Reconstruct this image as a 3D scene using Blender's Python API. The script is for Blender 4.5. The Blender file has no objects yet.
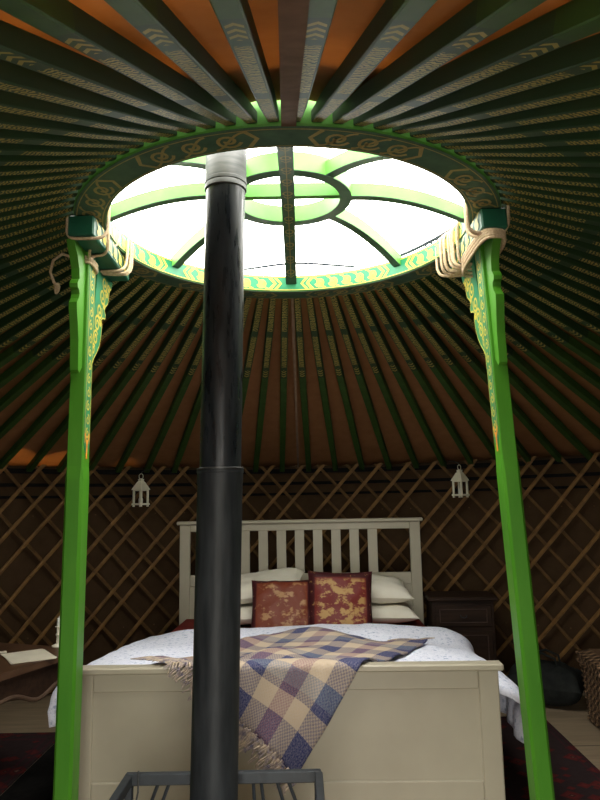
import bpy, math, random
from math import sin, cos, pi, radians as R, sqrt, atan2
from mathutils import Vector, Matrix, noise
random.seed(7)
SC = bpy.context.scene
COL = SC.collection

# ------------------------------------------------------------------ camera
CX, CY, RAD = -0.035, 2.75, 2.95          # centre and radius of the yurt; the camera stands just inside its doorway
cam_d = bpy.data.cameras.new('camera'); cam = bpy.data.objects.new('camera', cam_d); COL.objects.link(cam)
SC.camera = cam
cam_d.sensor_fit = 'VERTICAL'; cam_d.sensor_height = 24.0; cam_d.lens = 24.0*685.3/800.0
cam_d.clip_start = 0.02
pit, rol = R(8.68), R(1.06)
fwd = Vector((0, cos(pit), sin(pit))); up0 = Vector((0, -sin(pit), cos(pit))); rt0 = Vector((1, 0, 0))
rt = rt0*cos(rol) - up0*sin(rol); up = rt0*sin(rol) + up0*cos(rol)
cam.matrix_world = Matrix(((rt.x, up.x, -fwd.x, 0), (rt.y, up.y, -fwd.y, 0), (rt.z, up.z, -fwd.z, 1.3066), (0, 0, 0, 1)))

# ------------------------------------------------------------------ sky, exposure
SC.view_settings.view_transform = 'Standard'; SC.view_settings.look = 'None'
SC.view_settings.gamma = 1.0; SC.view_settings.use_curve_mapping = False
SC.view_settings.exposure = 0.0
W = bpy.data.worlds.new('overcast_sky'); SC.world = W; W.use_nodes = True
W.node_tree.nodes['Background'].inputs[0].default_value = (1.0, 0.975, 0.915, 1)
W.node_tree.nodes['Background'].inputs[1].default_value = 13.0
W.cycles.sampling_method = 'AUTOMATIC'
def portal(name, loc, rot, sx, sy):
    l = bpy.data.lights.new(name, 'AREA'); l.shape = 'RECTANGLE'; l.size = sx; l.size_y = sy
    l.cycles.is_portal = True
    o = bpy.data.objects.new(name, l); COL.objects.link(o); o.location = loc; o.rotation_euler = rot
    return o
portal('crown_opening_light', (CX, CY, 2.75), (0, 0, 0), 1.75, 1.75)
portal('doorway_light', (CX, -0.35, 0.82), (R(90), 0, 0), 1.12, 1.75)
SC.cycles.use_denoising = True
SC.cycles.max_bounces = 8; SC.cycles.diffuse_bounces = 5
SC.cycles.sample_clamp_indirect = 6.0

# ------------------------------------------------------------------ mesh helpers
class MB:
    def __init__(s): s.v = []; s.f = []
    def add(s, vs, fs):
        n = len(s.v); s.v += [tuple(p) for p in vs]; s.f += [tuple(i+n for i in f) for f in fs]; return s
    def box(s, x0, x1, y0, y1, z0, z1, M=None, b=0.0):
        x0, x1 = min(x0, x1), max(x0, x1); y0, y1 = min(y0, y1), max(y0, y1); z0, z1 = min(z0, z1), max(z0, z1)
        if b <= 0:
            vs = [(x0,y0,z0),(x1,y0,z0),(x1,y1,z0),(x0,y1,z0),(x0,y0,z1),(x1,y0,z1),(x1,y1,z1),(x0,y1,z1)]
            fs = [(0,3,2,1),(4,5,6,7),(0,1,5,4),(1,2,6,5),(2,3,7,6),(3,0,4,7)]
        else:                                   # bevelled box, 24 vertices
            b = min(b, (x1-x0)*.45, (y1-y0)*.45, (z1-z0)*.45)
            vs = []; idx = {}
            for ix, X in ((0, x0), (1, x1)):
                for iy, Y in ((0, y0), (1, y1)):
                    for iz, Z in ((0, z0), (1, z1)):
                        sx, sy, sz = (1-2*ix)*b, (1-2*iy)*b, (1-2*iz)*b
                        for a, p in enumerate(((X, Y+sy, Z+sz), (X+sx, Y, Z+sz), (X+sx, Y+sy, Z))):
                            idx[ix, iy, iz, a] = len(vs); vs.append(p)
            I = idx; fs = []
            for q in (0, 1):
                f = [I[q,0,0,0], I[q,1,0,0], I[q,1,1,0], I[q,0,1,0]]; fs.append(f if q else f[::-1])
                f = [I[0,q,0,1], I[0,q,1,1], I[1,q,1,1], I[1,q,0,1]]; fs.append(f if q else f[::-1])
                f = [I[0,0,q,2], I[1,0,q,2], I[1,1,q,2], I[0,1,q,2]]; fs.append(f if q else f[::-1])
            for p in (0, 1):
                for q in (0, 1):
                    fs.append([I[p,q,0,0], I[p,q,1,0], I[p,q,1,1], I[p,q,0,1]])
                    fs.append([I[p,0,q,0], I[p,1,q,0], I[p,1,q,2], I[p,0,q,2]])
                    fs.append([I[0,p,q,1], I[1,p,q,1], I[1,p,q,2], I[0,p,q,2]])
                    for r_ in (0, 1): fs.append([I[p,q,r_,0], I[p,q,r_,1], I[p,q,r_,2]])
        if M: vs = [tuple(M @ Vector(p)) for p in vs]
        return s.add(vs, fs)
    def loft(s, rings, closed=True, cap=True, loop=False):
        n = len(rings[0]); vs = [p for r in rings for p in r]; fs = []
        m = len(rings)
        for i in range(m if loop else m-1):
            j2 = (i+1) % m
            for k in range(n if closed else n-1):
                k2 = (k+1) % n
                fs.append((i*n+k, i*n+k2, j2*n+k2, j2*n+k))
        if cap and not loop and closed:
            fs.append(tuple(range(n))[::-1]); fs.append(tuple((m-1)*n+k for k in range(n)))
        return s.add(vs, fs)
    def tube(s, pts, r, n=8, loop=False):
        pts = [Vector(p) for p in pts]; rings = []; m = len(pts)
        nrm = None
        for i, p in enumerate(pts):
            a = pts[(i-1) % m] if (loop or i > 0) else p
            c = pts[(i+1) % m] if (loop or i < m-1) else p
            t = (c-a).normalized()
            if nrm is None:
                nrm = t.cross(Vector((0, 0, 1)) if abs(t.z) < .9 else Vector((1, 0, 0))).normalized()
            nrm = (nrm - t*nrm.dot(t)).normalized(); bn = t.cross(nrm)
            rr = r[i] if isinstance(r, (list, tuple)) else r
            rings.append([tuple(p + (nrm*cos(2*pi*k/n) + bn*sin(2*pi*k/n))*rr) for k in range(n)])
        return s.loft(rings, True, True, loop)
    def lathe(s, prof, n=32, M=None):            # prof: (radius, z) from bottom to top
        rings = [[(r*cos(2*pi*k/n), r*sin(2*pi*k/n), z) for k in range(n)] for r, z in prof]
        if M: rings = [[tuple(M @ Vector(p)) for p in rg] for rg in rings]
        return s.loft(rings)
    def prism(s, poly, axis, a, b, bev=0.0):     # polygon in a plane, extruded along axis from a to b
        def P(u, v, w):
            return {'x': (w, u, v), 'y': (u, w, v), 'z': (u, v, w)}[axis]
        n = len(poly)
        vs = [P(u, v, a) for u, v in poly] + [P(u, v, b) for u, v in poly]
        fs = [tuple(range(n)), tuple(range(2*n-1, n-1, -1))] + [(k, n+k, n+(k+1) % n, (k+1) % n) for k in range(n)]
        return s.add(vs, fs)
    def strip(s, pts, w, fn, h=0.0):             # flat painted line, pts in (s, t), fn maps them on a surface
        m = len(pts); vs = []
        for i, (x, y) in enumerate(pts):
            a = pts[max(i-1, 0)]; c = pts[min(i+1, m-1)]
            dx, dy = c[0]-a[0], c[1]-a[1]; L = sqrt(dx*dx+dy*dy) or 1
            ww = w(i/(m-1)) if callable(w) else w
            nx, ny = -dy/L*ww/2, dx/L*ww/2
            vs += [fn(x+nx, y+ny), fn(x-nx, y-ny)]
        return s.add(vs, [(2*i, 2*i+1, 2*i+3, 2*i+2) for i in range(m-1)])
    def build(s, name, mat=None, parent=None, smooth=False, loc=None):
        me = bpy.data.meshes.new(name); me.from_pydata(s.v, [], s.f); me.update()
        import bmesh
        bm = bmesh.new(); bm.from_mesh(me); bmesh.ops.recalc_face_normals(bm, faces=bm.faces); bm.to_mesh(me); bm.free()
        if loc is not None:                      # vertices were given in world space; move the origin
            me.transform(Matrix.Translation(-Vector(loc)))
        o = bpy.data.objects.new(name, me); COL.objects.link(o)
        if loc is not None: o.location = loc
        if mat: me.materials.append(mat)
        if parent: o.parent = parent
        if smooth:
            for p in me.polygons: p.use_smooth = True
            if smooth is not True:
                me.set_sharp_from_angle(angle=R(smooth))
        return o
def tag(o, label=None, cat=None, group=None, kind=None):
    if label: o['label'] = label
    if cat: o['category'] = cat
    if group: o['group'] = group
    if kind: o['kind'] = kind
    return o
def thing(name, label, cat, loc=(0,0,0), rz=0.0, group=None):
    o = bpy.data.objects.new(name, None); COL.objects.link(o); o.location = loc; o.rotation_euler = (0, 0, rz)
    o.empty_display_size = .1
    return tag(o, label, cat, group)
def struct(o): o['kind'] = 'structure'; return o
def copy_tree(o, parent=None):
    c = o.copy(); COL.objects.link(c); c.parent = parent
    for ch in list(o.children):
        copy_tree(ch, c)
    return c

# ------------------------------------------------------------------ materials
class N:
    def __init__(s, name, rough=.6, spec=.4):
        s.m = bpy.data.materials.new(name); s.m.use_nodes = True; s.t = s.m.node_tree; s.n = s.t.nodes
        s.b = s.n['Principled BSDF']; s.b.inputs['Roughness'].default_value = rough
        s.b.inputs['Specular IOR Level'].default_value = spec
    def node(s, typ, **kw):
        nd = s.n.new(typ)
        for k, v in kw.items():
            if k.startswith('_'): setattr(nd, k[1:], v)
            else: nd.inputs[k.replace('__', ' ')].default_value = v
        return nd
    def link(s, a, b): s.t.links.new(a, b)
    def coord(s, kind='Object', scale=(1,1,1)):
        tc = s.node('ShaderNodeTexCoord'); mp = s.node('ShaderNodeMapping'); mp.inputs['Scale'].default_value = scale
        s.link(tc.outputs[kind], mp.inputs[0]); return mp.outputs[0]
    def noise(s, vec, scale, detail=4, rough=.55):
        nd = s.node('ShaderNodeTexNoise', Scale=scale, Detail=detail, Roughness=rough); s.link(vec, nd.inputs['Vector']); return nd.outputs[0]
    def ramp(s, fac, stops, interp='LINEAR'):
        r = s.node('ShaderNodeValToRGB'); cr = r.color_ramp; cr.interpolation = interp
        while len(cr.elements) < len(stops): cr.elements.new(0.5)
        for e, (p, c) in zip(cr.elements, stops):
            e.position = p; e.color = (c[0], c[1], c[2], 1) if isinstance(c, tuple) else (c, c, c, 1)
        s.link(fac, r.inputs[0]); return r.outputs[0]
    def mix(s, fac, a, b, typ='MIX'):
        x = s.node('ShaderNodeMix', _data_type='RGBA', _blend_type=typ)
        for sock, v in ((x.inputs[0], fac), (x.inputs[6], a), (x.inputs[7], b)):
            if hasattr(v, 'is_output') or isinstance(v, bpy.types.NodeSocket): s.link(v, sock)
            else: sock.default_value = v if isinstance(v, (int, float)) else (*v[:3], 1)
        return x.outputs[2]
    def math(s, op, a, b=0.0, c=None):
        x = s.node('ShaderNodeMath', _operation=op)
        for i, v in enumerate((a, b, c)):
            if v is None: continue
            if isinstance(v, bpy.types.NodeSocket): s.link(v, x.inputs[i])
            else: x.inputs[i].default_value = v
        return x.outputs[0]
    def xyz(s, vec):
        x = s.node('ShaderNodeSeparateXYZ'); s.link(vec, x.inputs[0]); return x.outputs
    def base(s, c):
        if isinstance(c, bpy.types.NodeSocket): s.link(c, s.b.inputs['Base Color'])
        else: s.b.inputs['Base Color'].default_value = (*c[:3], 1)
        return s
    def bump(s, h, strength=.3, dist=.01):
        b = s.node('ShaderNodeBump', Strength=strength, Distance=dist); s.link(h, b.inputs['Height']); s.link(b.outputs[0], s.b.inputs['Normal']); return s
def mottled(name, c1, c2, scale=8, rough=.6, spec=.4, stretch=(1,1,1), bump=.15, bd=.004, metal=0.0):
    m = N(name, rough, spec); v = m.coord('Object', stretch); n = m.noise(v, scale)
    m.base(m.ramp(n, [(.3, c1), (.7, c2)])); m.bump(n, bump, bd); m.b.inputs['Metallic'].default_value = metal
    return m.m

GREEN = mottled('bright_green_paint', (.045,.20,.008), (.07,.26,.015), 9, .42, .45, (1,1,.25))
GREEN_RING = mottled('leaf_green_paint', (.065,.23,.03), (.095,.30,.045), 9, .45, .4)
TEAL = mottled('teal_green_paint', (.010,.17,.075), (.02,.23,.10), 14, .45, .4)
YELLOW = mottled('yellow_ornament_paint', (.52,.42,.05), (.62,.51,.09), 30, .5, .3)
ORANGE = mottled('orange_ornament_paint', (.75,.25,.03), (.8,.33,.04), 30, .5, .3)
DEEPTEAL = mottled('deep_teal_paint', (.006,.075,.042), (.012,.11,.06), 14, .5, .4)
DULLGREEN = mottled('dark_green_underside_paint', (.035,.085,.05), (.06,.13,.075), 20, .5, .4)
DULLGOLD = mottled('worn_gold_ornament_paint', (.28,.22,.08), (.4,.32,.12), 40, .5, .3)
WHITE_BED = mottled('white_painted_pine', (.35,.315,.235), (.40,.365,.275), 3, .42, .4, (1,1,1), .03, .002)
ROPE = mottled('beige_hemp_rope', (.42,.30,.19), (.62,.48,.33), 120, .85, .1, (1,1,1), .8, .004)
DARKROPE = mottled('dark_cover_rope', (.02,.022,.03), (.05,.055,.07), 60, .8, .1)
CREAM = mottled('cream_cotton', (.70,.66,.54), (.78,.74,.63), 9, .85, .1, (1,1,1), .3, .012)
MAROON = mottled('maroon_sheet', (.16,.02,.018), (.26,.035,.025), 9, .85, .1)
DARKWOOD = mottled('dark_stained_wood', (.016,.008,.005), (.035,.018,.010), 14, .6, .2, (.3,3,3))
IRON = mottled('grey_black_iron', (.012,.016,.019), (.03,.036,.042), 25, .45, .5, (1,1,1), .2, .002)
LANTERN = mottled('cream_enamel', (.74,.70,.54), (.82,.78,.62), 30, .5, .3)
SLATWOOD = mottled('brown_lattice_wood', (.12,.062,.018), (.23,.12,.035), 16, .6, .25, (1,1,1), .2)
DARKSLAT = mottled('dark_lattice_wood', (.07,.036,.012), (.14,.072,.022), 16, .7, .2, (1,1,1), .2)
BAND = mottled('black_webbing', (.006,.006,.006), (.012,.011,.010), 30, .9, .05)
PAPER = mottled('off_white_paper', (.62,.57,.45), (.68,.63,.5), 12, .7, .2, (1,1,1), .02)
WAX = mottled('white_wax', (.62,.62,.56), (.7,.7,.64), 12, .4, .4, (1,1,1), .02)
BAGCLOTH = mottled('black_cloth', (.008,.009,.009), (.02,.022,.02), 18, .8, .1)

def stove_pipe_mat():
    m = N('black_stove_enamel', .3, .35)
    v = m.coord('Object', (6, 6, .9)); n = m.noise(v, 6, 5, .6)
    m.base(m.ramp(n, [(.35, (.006,.008,.010)), (.7, (.022,.026,.030))]))
    m.link(m.ramp(m.noise(m.coord('Object', (9,9,1.2)), 7, 5), [(.35, .2), (.65, .5)]), m.b.inputs['Roughness'])
    m.b.inputs['Coat Weight'].default_value = .05; m.b.inputs['Coat Roughness'].default_value = .15
    return m.m
PIPE = stove_pipe_mat()
STEEL = mottled('brushed_steel', (.09,.092,.09), (.13,.132,.13), 12, .55, .5, (1,1,8), .05, .002, 1.0)

def pole_mat(k=1.0):
    m = N('dark_green_pole_paint_with_yellow_pattern', .6, .25)
    v = m.coord('Object'); X, Y, Z = m.xyz(v); X = m.math('MULTIPLY', X, 1.0/k)
    n = m.noise(v, 10)
    green = m.ramp(n, [(.3, (.018,.048,.008)), (.7, (.034,.080,.014))])
    # painted zone near the ring: a teal ground with yellow scrolls, ended by chevrons
    zone = m.ramp(X, [(0, 1.0), (.91, 1.0), (.915, 0.0)], 'CONSTANT')
    ground = m.mix(zone, green, (.016,.040,.014))
    wv = m.node('ShaderNodeTexWave', _wave_type='RINGS', _rings_direction='SPHERICAL', Scale=16.0, Distortion=7.0, Detail=2.0, Detail__Scale=1.6)
    m.link(m.coord('Object', (1.4, 2.6, .02)), wv.inputs['Vector'])
    scroll = m.ramp(wv.outputs[1], [(.42, 0.0), (.52, 1.0)])
    mask = m.ramp(X, [(0, 0.0), (.03, 1.0), (.36, 0.0), (.42, 1.0), (.78, 0.0)], 'CONSTANT')
    inner = m.math('LESS_THAN', m.math('ABSOLUTE', Y), .0155)
    f1 = m.math('MULTIPLY', m.math('MULTIPLY', scroll, mask), inner)
    # chevrons
    ch = m.math('FRACT', m.math('MULTIPLY', m.math('ADD', X, m.math('MULTIPLY', m.math('ABSOLUTE', Y), .9)), 36.0))
    chv = m.math('LESS_THAN', ch, .45)
    cz = m.ramp(X, [(0, 0.0), (.81, 1.0), (.90, 0.0)], 'CONSTANT')
    f2 = m.math('MULTIPLY', m.math('MULTIPLY', chv, cz), inner)
    f = m.math('MAXIMUM', f1, f2)
    geo = m.node('ShaderNodeNewGeometry')
    m.base(m.mix(f, ground, (.30,.23,.055)))
    m.bump(n, .1, .003)
    return m.m
POLE = pole_mat(.92); POLE_LONG = pole_mat(1.13)       # the poles over the door carry a longer painted part

def canvas_mat(name, c, t, amount):
    """old cotton cover: lets some of the outside light through, more in random blotches that imitate dappled sun"""
    m = N(name, .9, .05)
    v = m.coord('Object'); n1 = m.noise(v, 1.1, 3, .5); n2 = m.noise(v, 14, 4)
    col = m.mix(m.ramp(n2, [(.3, 0.0), (.7, 1.0)]), tuple(x*.8 for x in c), c)
    m.base(col); m.bump(m.noise(v, 9, 3), .4, .02)
    tr = m.node('ShaderNodeBsdfTranslucent'); tr.inputs[0].default_value = (*t, 1)
    ms = m.node('ShaderNodeMixShader')
    m.link(m.math('MULTIPLY', m.ramp(n1, [(.38, .45), (.50, .7), (.62, 1.0)]), amount), ms.inputs[0])
    m.link(m.b.outputs[0], ms.inputs[1]); m.link(tr.outputs[0], ms.inputs[2])
    m.link(ms.outputs[0], m.n['Material Output'].inputs['Surface'])
    return m.m
ROOFCLOTH = canvas_mat('russet_roof_canvas', (.30,.14,.06), (.62,.33,.12), .22)
WALLCLOTH = canvas_mat('brown_wall_canvas', (.06,.035,.018), (.8,.3,.08), .006)
FLAPCLOTH = mottled('thick_dark_felt', (.04,.025,.016), (.06,.036,.022), 9, .95, .05)

def duvet_mat():
    m = N('white_cotton_with_blue_flowers', .85, .1)
    v = m.coord('Object'); n = m.noise(v, 38, 3, .7); n2 = m.noise(v, 9, 2)
    sp = m.node('ShaderNodeTexVoronoi', Scale=34.0); m.link(v, sp.inputs['Vector'])
    fl = m.ramp(sp.outputs['Distance'], [(.22, 1.0), (.34, 0.0)])
    f = m.math('MULTIPLY', fl, m.ramp(n, [(.42, 0.0), (.52, 1.0)]))
    vine = m.ramp(n, [(.48, 0.0), (.5, .8), (.52, 0.0)])
    f = m.math('MULTIPLY', m.math('MAXIMUM', f, vine), .75)
    m.base(m.mix(f, (.80,.82,.93), (.30,.38,.55)))
    m.bump(m.noise(v, 7, 3), .35, .02)
    return m.m
DUVET = duvet_mat()

def plaid_mat():
    m = N('woven_plaid_wool', .9, .05)
    v = m.coord('UV'); U, V, _ = m.xyz(v)
    def stripes(t, n):      # periodic navy / cream / mauve / cream
        return m.math('FRACT', m.math('MULTIPLY', t, n))
    cu, cv = stripes(U, 2.9), stripes(V, 2.9)
    navy, cream, mauve, grey = (.022,.032,.12), (.52,.41,.29), (.22,.10,.13), (.12,.16,.23)
    st = [(0, navy), (.25, cream), (.5, mauve), (.75, cream)]
    a = m.ramp(cu, [(0, navy), (.28, cream), (.5, navy), (.58, grey), (.76, cream)], 'CONSTANT')
    b = m.ramp(cv, [(0, navy), (.26, cream), (.5, mauve), (.74, cream)], 'CONSTANT')
    # basket weave chooses warp or weft
    wx = m.math('GREATER_THAN', m.math('SINE', m.math('MULTIPLY', U, 460.0)), 0.0)
    wy = m.math('GREATER_THAN', m.math('SINE', m.math('MULTIPLY', V, 420.0)), 0.0)
    chk = m.math('ABSOLUTE', m.math('SUBTRACT', wx, wy))
    soft = m.math('ADD', m.math('MULTIPLY', chk, .34), .33)
    col = m.mix(soft, a, b)
    n = m.noise(m.coord('UV', (60,60,60)), 3)
    m.base(m.mix(m.ramp(n, [(.35, .0), (.75, .35)]), col, (.5,.45,.42)))
    m.bump(chk, .6, .006)
    return m.m
PLAID = plaid_mat()
FRINGE = mottled('wool_fringe', (.12,.11,.17), (.60,.48,.34), 45, .95, .05)

def cushion_mat(name, red, gold, thr):
    m = N(name, .55, .3)
    v = m.coord('Object'); X, Y, Z = m.xyz(v)
    e = m.math('MAXIMUM', m.math('ABSOLUTE', X), m.math('ABSOLUTE', Y))
    border = m.ramp(e, [(.0, 0.0), (.158, 0.0), (.162, 1.0)])
    n = m.noise(m.coord('Object', (9, 13, 9)), 1.6, 5, .65)
    g = m.ramp(n, [(thr-.03, 0.0), (thr+.05, 1.0)])
    centre = m.ramp(e, [(.0, 1.0), (.14, .85), (.16, 0.0)])
    g = m.math('MULTIPLY', g, centre)
    c = m.mix(border, m.mix(g, red, gold), (.045,.007,.009))
    # gold corner sprigs in the border
    n2 = m.noise(m.coord('Object', (25,25,25)), 1.4, 4)
    s = m.math('MULTIPLY', m.ramp(n2, [(.62, 0.0), (.66, .5)]), border)
    m.base(m.mix(s, c, gold)); m.bump(n, .25, .004)
    return m.m

def rug_mat(name):
    m = N(name, .95, .05)
    v = m.coord('Object'); n = m.noise(v, 30, 4)
    vo = m.node('ShaderNodeTexVoronoi', _distance='MANHATTAN', Scale=9.0); m.link(v, vo.inputs['Vector'])
    c = m.ramp(vo.outputs['Distance'], [(.12, (.16,.09,.06)), (.2, (.035,.014,.014)), (.3, (.11,.02,.018)), (.55, (.08,.015,.014)), (.62, (.03,.02,.02))])
    X, Y, Z = m.xyz(m.coord('Generated'))
    e = m.math('MAXIMUM', m.math('ABSOLUTE', m.math('SUBTRACT', X, .5)), m.math('MULTIPLY', m.math('ABSOLUTE', m.math('SUBTRACT', Y, .5)), 1.0))
    b = m.ramp(e, [(0, 0.0), (.40, 1.0), (.42, 0.0), (.46, 1.0), (.475, 0.0)], 'CONSTANT')
    m.base(m.mix(m.ramp(n, [(.4, 0.0), (.8, .4)]), m.mix(m.math('MULTIPLY', b, .7), c, (.05,.015,.02)), (.02,.01,.012)))
    m.bump(n, .5, .006)
    return m.m
RUG = rug_mat('dark_red_patterned_wool')

def wicker_mat():
    m = N('brown_wicker', .6, .3)
    v = m.coord('Object'); X, Y, Z = m.xyz(v)
    a = m.math('SINE', m.math('MULTIPLY', m.math('ADD', X, Y), 95.0)); b = m.math('SINE', m.math('MULTIPLY', Z, 170.0))
    w = m.math('MULTIPLY', a, b)
    m.base(m.ramp(m.math('ADD', m.math('MULTIPLY', w, .5), .5), [(.1, (.03,.017,.010)), (.8, (.22,.13,.07))]))
    m.bump(w, .9, .01); return m.m
WICKER = wicker_mat()

def ply_mat():
    m = N('plywood_floor', .55, .3)
    v = m.coord('Object', (1, 9, 1)); n = m.noise(v, 3, 5)
    X, Y, Z = m.xyz(m.coord('Object'))
    seam = m.math('LESS_THAN', m.math('ABSOLUTE', m.math('SUBTRACT', m.math('FRACT', m.math('MULTIPLY', m.math('ADD', Y, .28), 1.0/1.2)), .5)), .004)
    c = m.ramp(n, [(.3, (.22,.165,.105)), (.7, (.32,.245,.16))])
    m.base(m.mix(seam, c, (.05,.035,.02))); m.bump(n, .1, .003); return m.m
PLY = ply_mat()
GRAVEL = mottled('pale_gravel_ground', (.30,.29,.25), (.42,.40,.35), 40, .9, .1)

# ------------------------------------------------------------------ the round room
def ringpt(r, a, z): return (CX + r*sin(a), CY + r*cos(a), z)     # a = 0 at the back wall, growing to the right
EAVE, ZR = 1.60, 2.42
PAX = 2.452                                              # wall height, underside of the crown ring
DOOR = R(10.5)                                                      # half angle of the doorway behind the camera
def roof_z(r): return PAX - (r-.86)*(PAX-EAVE)/(RAD-.86)      # axis of the roof poles

m = MB(); n = 96
m.loft([[ringpt(RAD+.1, 2*pi*k/n, z) for k in range(n)] for z in (-.12, 0)])
struct(m.build('floor', PLY))
m = MB(); m.box(-14, 14, -12, 18, -.32, -.12); struct(m.build('ground', GRAVEL))
# wall canvas with the doorway left open
m = MB(); k = 90; rr = RAD+.05
A = [-pi+DOOR + (2*pi-2*DOOR)*i/k for i in range(k+1)]
outer = []
rings = []
for a in A:
    bul = .012*sin(a*40)
    rings.append([ringpt(rr+bul, a, -.02), ringpt(rr+bul, a, .8), ringpt(rr, a, EAVE+.06), ringpt(rr+.03, a, EAVE+.06), ringpt(rr+.03+bul, a, .8), ringpt(rr+.03+bul, a, -.02)])
m.loft(rings); struct(m.build('wall_round', WALLCLOTH, smooth=40))
# door posts and lintel
m = MB()
for s in (-1, 1):
    a = pi + s*DOOR; p = Vector(ringpt(RAD+.02, a, 0)); M = Matrix.Translation(p) @ Matrix.Rotation(-a, 4, 'Z')
    m.box(-.04, .04, -.05, .05, 0, EAVE+.05, M, .006)
m.box(CX-.6, CX+.6, CY-RAD+.04, CY-RAD+.14, EAVE+.05, EAVE+.13, b=.006)
struct(m.build('door_1', GREEN))
# roof canvas above the poles
m = MB(); n = 160; rings = []
for r in (.885, 1.3, 1.7, 2.1, 2.5, 2.9, 3.1):
    rg = []
    for k in range(n):
        a = 2*pi*k/n
        rg.append(ringpt(r, a, roof_z(r)+.047 - (.006 if k % 2 else 0)))
    rings.append(rg)
m.loft(rings + [[(p[0], p[1], p[2]+.01) for p in rg] for rg in rings[::-1]], True, False, True)
struct(m.build('ceiling', ROOFCLOTH, smooth=True))
# square felt flap over the top part of the roof
m = MB()
n = 96
def sq(a, h=1.27):
    b = a - R(6)
    return h/max(abs(cos(b)), abs(sin(b)))**.85
r1 = [ringpt(.90, 2*pi*k/n, roof_z(.95)+.066) for k in range(n)]
rm = []
for q in (.25, .5, .75, 1.0):
    rm.append([ringpt(.95+(sq(2*pi*k/n)-.95)*q, 2*pi*k/n, roof_z(.95+(sq(2*pi*k/n)-.95)*q)+.080) for k in range(n)])
bot = [r1]+rm
m.loft(bot + [[(p[0], p[1], p[2]+.012) for p in rg] for rg in bot[::-1]], True, False, True)
tag(m.build('roof_flap', FLAPCLOTH, smooth=True, loc=(CX, CY, 2.3)), 'dark square felt cover laid on the roof canvas around the crown opening', 'roof cover')
# unseen felt added to block daylight; left open over doorway and left eaves for glow
m = MB(); bot = []
AF = [R(-146)+R(288)*k/144 for k in range(145)]
def felt_end(a):
    d = math.degrees(a); e = 3.12
    if -46 < d < -33: e = 2.80 + .06*sin(d*.9)  # cut short so patches of light glow through the canvas
    if -28.5 < d < -24: e = 2.86
    return e
for q in range(7):
    bot.append([ringpt(1.0+(felt_end(a)-1.0)*q/6, a, roof_z(1.0+(felt_end(a)-1.0)*q/6)+.060) for a in AF])
m.loft(bot + [[(p[0], p[1], p[2]+.015) for p in rg] for rg in bot[::-1]], False, False, True)
tag(m.build('felt_light_blocker', FLAPCLOTH, smooth=True, loc=(CX, CY, 2.1)), 'unseen felt layer added over the roof canvas to block daylight, left open above the doorway', 'felt cover')
# webbing bands behind the lattice
for i, (z0, z1) in enumerate(((1.47, 1.495), (1.385, 1.405))):
    m = MB(); rings = []
    for a in A:
        rings.append([ringpt(RAD+.015, a, z0), ringpt(RAD+.015, a, z1), ringpt(RAD+.022, a, z1), ringpt(RAD+.022, a, z0)])
    m.loft(rings); struct(m.build('trim_%d' % (i+1), BAND))
m = MB(); rings = []
for a in A:
    rings.append([ringpt(RAD-.0, a, EAVE-.035), ringpt(RAD-.0, a, EAVE+.0), ringpt(RAD+.03, a, EAVE+.0), ringpt(RAD+.03, a, EAVE-.035)])
m.loft(rings); struct(m.build('trim_3', BAND))

# lattice: crossing slats, two layers pinned together
lat = thing('lattice_wall', 'brown wooden trellis of crossed slats lining the whole round wall', 'lattice', (CX, CY, 0))
step = R(4.5); run = 1.62/1.12/RAD
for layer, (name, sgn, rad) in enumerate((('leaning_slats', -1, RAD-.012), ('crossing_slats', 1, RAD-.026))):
    m = MB()
    kk = int(2*pi/step)+1
    for i in range(-kk//2-2, kk//2+3):
        a0 = i*step + random.uniform(-.016, .016); seg = 10; rings = []
        if random.random() < .06: continue
        ok = True
        for q in range(seg+1):
            z = .03 + (EAVE+.0)*q/seg; a = a0 + sgn*run*(q/seg-.5) + random.uniform(-.0008, .0008)
            if abs(a) > pi-DOOR-.02: ok = False; continue
            wv = (.0135 if layer else .012)/RAD*1.3; t = .005
            rings.append([ringpt(rad-t, a-wv, z), ringpt(rad-t-.003, a, z), ringpt(rad-t, a+wv, z), ringpt(rad+t, a+wv, z), ringpt(rad+t, a-wv, z)])
        if len(rings) > 1: m.loft(rings)
    m.v = [(x-CX, y-CY, z) for x, y, z in m.v]
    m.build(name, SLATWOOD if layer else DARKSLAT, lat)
m = MB()
for i in range(-32, 33):                                       # hide knots at the crossings along the top
    for z in (.42, .84, 1.26):
        a = i*step
        if abs(a) < pi-DOOR-.1:
            x, y, _ = ringpt(RAD-.036, a, z); m.box(-.004, .004, -.004, .004, -.004, .004, Matrix.Translation((x-CX, y-CY, z)))
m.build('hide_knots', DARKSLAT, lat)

# ------------------------------------------------------------------ crown ring
RI, RO, RH = .74, .862, .088
crown = thing('crown_ring', 'round green crown ring with painted scrolls and arched spokes at the roof top', 'crown ring', (CX, CY, ZR))
def cp(r, a, z): return (r*sin(a), r*cos(a), z)
n = 128; b = .006
sec = [(RI+b, 0), (RO-b, 0), (RO, b), (RO, RH-b), (RO-b, RH), (RI+b, RH), (RI, RH-b), (RI, b)]
m = MB(); m.loft([[cp(r, 2*pi*k/n, z) for r, z in sec] for k in range(n)], True, False, True)
m.build('rim', GREEN_RING, crown, smooth=35)
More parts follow.
